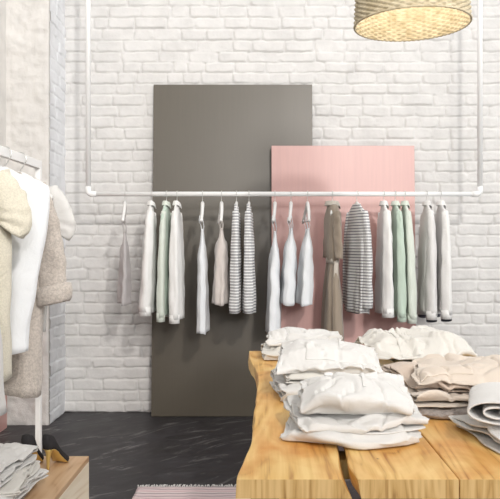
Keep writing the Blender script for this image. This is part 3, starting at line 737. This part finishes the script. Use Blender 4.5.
# far left pile
folded('folded_garment', 'crumpled white garment at the bottom of the farthest left pile', 'folded garment', OW, 0.165, 3.24, T, 0.34, 0.24, [0, 2, 1], 0.022, 0.05, 41, 0.012)
folded('folded_garment', 'white garment on top of the farthest left pile, at the table\'s far corner', 'folded garment', W, 0.185, 3.25, T + 0.058, 0.32, 0.22, [0, 2, 1], 0.022, -0.06, 42, 0.012)
# left middle pile
folded('folded_trousers', 'white folded trousers at the bottom of the left middle pile', 'folded trousers', W, 0.215, 2.43, T, 0.34, 0.32, [0, 2, 1], 0.021, 0.10, 43, 0.007, wave=0.5)
folded('folded_trousers', 'cream folded trousers in the middle of the left pile', 'folded trousers', OW, 0.23, 2.46, T + 0.048, 0.325, 0.31, [0, 1, 2], 0.015, 0.03, 44, 0.007, sagf=0.3, wave=0.8, first=1)
folded('folded_trousers', 'large white folded trousers with a waistband on top of the left middle pile', 'folded trousers', W, 0.225, 2.49, T + 0.082, 0.335, 0.31, [0, 3, 2, 1], 0.022, -0.08, 45, 0.009, sagf=0.35, sagl=0.2, drop=0.3, patches=(('waistband', -0.45, 0.96, -0.98, -0.62, -0.04), ('seam_strip', 0.22, 0.27, -0.6, 0.95, 0.0)))
# front pile
folded('folded_garment', 'white folded garment at the bottom of the front pile by the table\'s gap', 'folded garment', W, 0.232, 1.905, T, 0.345, 0.30, [0, 2, 1], 0.014, -0.14, 46, 0.008, sagl=0.3, wave=1.6)
folded('folded_garment', 'white folded garment with loose edges in the middle of the front pile', 'folded garment', W, 0.245, 1.90, T + 0.032, 0.325, 0.28, [0, 2, 1], 0.016, 0.12, 47, 0.009, sagl=0.3, sagf=0.3, wave=1.2, first=1)
folded('folded_trousers', 'thick white folded trousers on top of the front pile nearest the camera', 'folded trousers', W, 0.245, 1.94, T + 0.066, 0.285, 0.24, [0, 3, 2, 1], 0.022, -0.06, 48, 0.010, sagl=0.25, sagf=0.15, wave=0.7, patches=(('seam_strip', 0.10, 0.17, -1.0, 0.95, 0.0), ('waistband', -0.55, 0.5, 0.5, 0.8, 0.1)))
# centre back pile
folded('folded_garment', 'greenish white shirt at the bottom of the centre back pile', 'folded garment', M['palemint'], 0.56, 3.05, T, 0.36, 0.30, [0, 2, 1], 0.020, -0.2, 49, 0.013)
folded('folded_garment', 'big soft white garment draped on top of the centre back pile', 'folded garment', OW, 0.625, 2.98, T + 0.052, 0.40, 0.33, [0, 3, 2], 0.021, 0.12, 50, 0.015, sagl=0.45, sagf=0.5, drop=0.3, wave=0.8, patches=(('sleeve_fold', -0.5, -0.1, -0.95, 0.4, 0.2),))
# beige pile
folded('folded_trousers', 'grey-beige marl garment at the bottom of the beige pile', 'folded trousers', M['greyknit'], 0.625, 2.22, T, 0.37, 0.34, [0, 2, 1], 0.013, -0.14, 51, 0.007)
folded('folded_trousers', 'beige folded trousers second from the bottom of the beige pile', 'folded trousers', M['beige2'], 0.625, 2.26, T + 0.030, 0.37, 0.36, [0, 1, 2], 0.014, -0.03, 52, 0.009, wave=-0.8, first=1)
folded('folded_trousers', 'rosy beige folded trousers third from the bottom of the beige pile', 'folded trousers', M['beige'], 0.62, 2.30, T + 0.060, 0.36, 0.36, [0, 1, 2], 0.014, 0.12, 53, 0.010, sagl=0.3, first=1, wave=0.8)
folded('folded_trousers', 'pale beige garment on top of the beige pile, slumping to the front', 'folded trousers', M['beige2'], 0.665, 2.28, T + 0.088, 0.36, 0.35, [0, 2, 1], 0.016, -0.16, 54, 0.011, sagl=0.4, sagf=0.5, drop=0.5, patches=(('waistband', -0.96, -0.1, -1.0, -0.6, 0.1),))
folded('folded_trousers', 'beige garment slumped behind the beige pile against the white drape', 'folded trousers', M['beige2'], 0.555, 2.60, T, 0.26, 0.24, [0, 3, 2, 1], 0.014, 0.45, 57, 0.012, sagl=0.5, sagf=0.4, wave=1.0)
# right front pile
folded('folded_trousers', 'white folded trousers at the right table edge beneath the rolled pair', 'folded trousers', W, 0.70, 1.86, T, 0.31, 0.28, [0, 2, 1], 0.022, 0.16, 55, 0.007, sagl=0.3)
rolled('rolled_trousers', 'rolled white trousers on top of the right front pile, end facing the camera', 'rolled trousers', W, 0.612, 1.875, T + 0.052, 0.27, 0.062, 2.3, -0.30, 56, 0.55)
# bench pile
B_ = HB + 0.0015
for k, (mm, lb, dz, od, g_, sd, xx, yy_, rz, fi) in enumerate((
    ('greyknit', 'grey-beige folded garment at the bottom of the pile on the bench', 0, [0, 2, 1], 0.012, 60, -0.975, 2.38, 0.05, -1),
    ('white', 'white folded garment second from the bottom on the bench', 0.029, [0, 2, 1], 0.015, 61, -0.955, 2.40, -0.10, -1),
    ('offwhite', 'cream folded garment second from the top on the bench', 0.063, [0, 1, 2], 0.013, 62, -0.965, 2.39, 0.10, 1),
    ('white', 'white folded garment on top of the pile on the bench', 0.094, [0, 2, 1], 0.018, 63, -0.99, 2.42, -0.05, -1))):
    folded('folded_garment', lb, 'folded garment', M[mm], xx, yy_, B_ + dz, 0.36, 0.34, od, g_, rz, sd, 0.007, sagl=0.2, sagf=0.3, first=fi)

# ------------------------------------------------------------------ rattan pendant lamp
DL = 2.9; LX, LZ = PX(412, DL), PZ(24.5, DL); RL = 0.5 * 114 / F * DL
lp = thing('pendant_lamp', 'woven rattan drum pendant lamp hanging lit above the table', 'pendant lamp', (LX, DL, LZ), (0, math.radians(-1.3), 0))
def weave(rad, h0, h1, rt, nst, rows, off, amp):
    bm = bmesh.new(); rings = []; sub = 4; nv = rows * 3; na = nst * sub
    for j in range(nv + 1):
        t = j / nv; z = lerp(h0, h1, t); r0 = lerp(rad, rt, t) + off; ring = []
        row = j // 3; v = math.sin(PI * ((j % 3) + 0.0) / 3)
        for i in range(na):
            a = 2 * PI * i / na
            w = math.sin(PI * i / sub + (PI if row % 2 else 0))
            ring.append(Vector(((r0 + amp * w * v + amp * 0.5 * v) * math.cos(a), (r0 + amp * w * v + amp * 0.5 * v) * math.sin(a), z)))
        rings.append(ring)
    loft(bm, rings); return bm
HS = 0.27
o = link('lamp_shade', weave(RL - 0.004, 0.0, HS, RL * 0.90, 64, 30, 0, 0.0065), M['rattan'], lp); solid(o, 0.002)
bm = bmesh.new()
for z_, r0 in ((0.0, RL),):
    na = 288
    rings = []
    for i in range(na + 1):
        a = 2 * PI * i / na; k = 0.0045 + 0.0012 * math.sin(i * 2 * PI / 4)
        c = Vector((r0 * math.cos(a), r0 * math.sin(a), z_)); d = Vector((math.cos(a), math.sin(a), 0))
        rings.append([c + d * k * math.cos(b) + Vector((0, 0, k * math.sin(b))) for b in [q * PI / 4 for q in range(8)]])
    loft(bm, rings)
link('rim', bm, M['rattan'], lp)
o = link('top_disc', weave(RL * 0.90, HS, HS + 0.012, 0.05, 72, 12, 0, 0.001), M['rattan'], lp); solid(o, 0.002)
bm = bmesh.new(); lathe(bm, [(0.0, 0.125), (0.02, 0.13), (0.032, 0.15), (0.034, 0.17), (0.025, 0.195), (0.015, 0.21), (0.0, 0.212)], 20); link('bulb', bm, M['bulb'], lp)
bm = bmesh.new(); lathe(bm, [(0.0, 0.208), (0.02, 0.208), (0.02, 0.285), (0.0, 0.29)], 20); link('socket', bm, M['white_plastic'], lp)
bm = bmesh.new(); tube(bm, [(0, 0, 0.285), (-0.02, 0, 0.7), (-(ZC - LZ) * math.sin(math.radians(-1.3)) * -1, 0, (ZC - LZ) * math.cos(math.radians(1.3)) - 0.002)], 0.003, 8); link('cord', bm, M['white_plastic'], lp)
pl = bpy.data.lights.new('lamp_bulb_light', 'POINT'); pl.energy = 3.0; pl.color = (1, 0.95, 0.88); pl.shadow_soft_size = 0.05
lo = bpy.data.objects.new('lamp_bulb_light', pl); C.objects.link(lo); lo.parent = lp; lo.location = (0, 0, 0.09)

# ------------------------------------------------------------------ light
def area(name, loc, rot, sx, sy, e, col):
    l = bpy.data.lights.new(name, 'AREA'); l.shape = 'RECTANGLE'; l.size = sx; l.size_y = sy; l.energy = e; l.color = col
    o = bpy.data.objects.new(name, l); C.objects.link(o); o.location = loc; o.rotation_euler = rot; return o
area('window_daylight', ((WX0 + WX1) / 2, YF - 0.04, (WZ0 + WZ1) / 2), (math.radians(90), 0, 0), WX1 - WX0, WZ1 - WZ0, 145, (1.0, 0.97, 0.94))
src = Vector((3.4, -12.0, 4.6)); aim = Vector((0.2, 5.4, 1.6)); q = (aim - src).to_track_quat('-Z', 'Y').to_euler()
area('low_sun_through_window', src, q, 1.5, 1.5, 500, (1.0, 0.965, 0.93))
sl_ = bpy.data.lights.new('unseen_key_spot', 'SPOT'); sl_.energy = 650; sl_.color = (1.0, 0.955, 0.91); sl_.spot_size = math.radians(69); sl_.spot_blend = 0.55; sl_.shadow_soft_size = 0.13  # added unseen key lamp, sited from the shadows of the upright pipes
so = bpy.data.objects.new('unseen_key_spot', sl_); C.objects.link(so); so.location = (1.45, -1.6, 3.85)
so.rotation_euler = (Vector((0.1, 5.4, 2.15)) - so.location).to_track_quat('-Z', 'Y').to_euler()
area('side_fill_light', (XR - 0.03, 2.6, 2.1), (0, math.radians(90), 0), 2.0, 3.6, 75, (0.95, 0.975, 1.0))  # added fill from the right to brighten pillar side, bench side and rack
area('ceiling_light', (0.3, 4.1, ZC - 0.03), (0, 0, 0), 4.0, 1.2, 30, (0.98, 0.985, 1.0))
w = bpy.data.worlds.new('sky'); S.world = w; w.use_nodes = True
bg = w.node_tree.nodes['Background']; bg.inputs[0].default_value = (0.85, 0.92, 1, 1); bg.inputs[1].default_value = 1.0

# ------------------------------------------------------------------ camera
cam = bpy.data.cameras.new('camera'); co = bpy.data.objects.new('camera', cam); C.objects.link(co)
co.location = (0, 0, CZ); co.rotation_euler = (PI / 2, 0, 0)
cam.sensor_fit = 'HORIZONTAL'; cam.sensor_width = 36; cam.lens = 36 * F / 500
cam.shift_x = -(CX - 250) / 500; cam.shift_y = -(249.5 - CY) / 500
cam.clip_start = 0.05
S.camera = co
S.view_settings.view_transform = 'Standard'; S.view_settings.look = 'None'; S.view_settings.gamma = 1
S.view_settings.use_curve_mapping = False; S.view_settings.exposure = -0.17
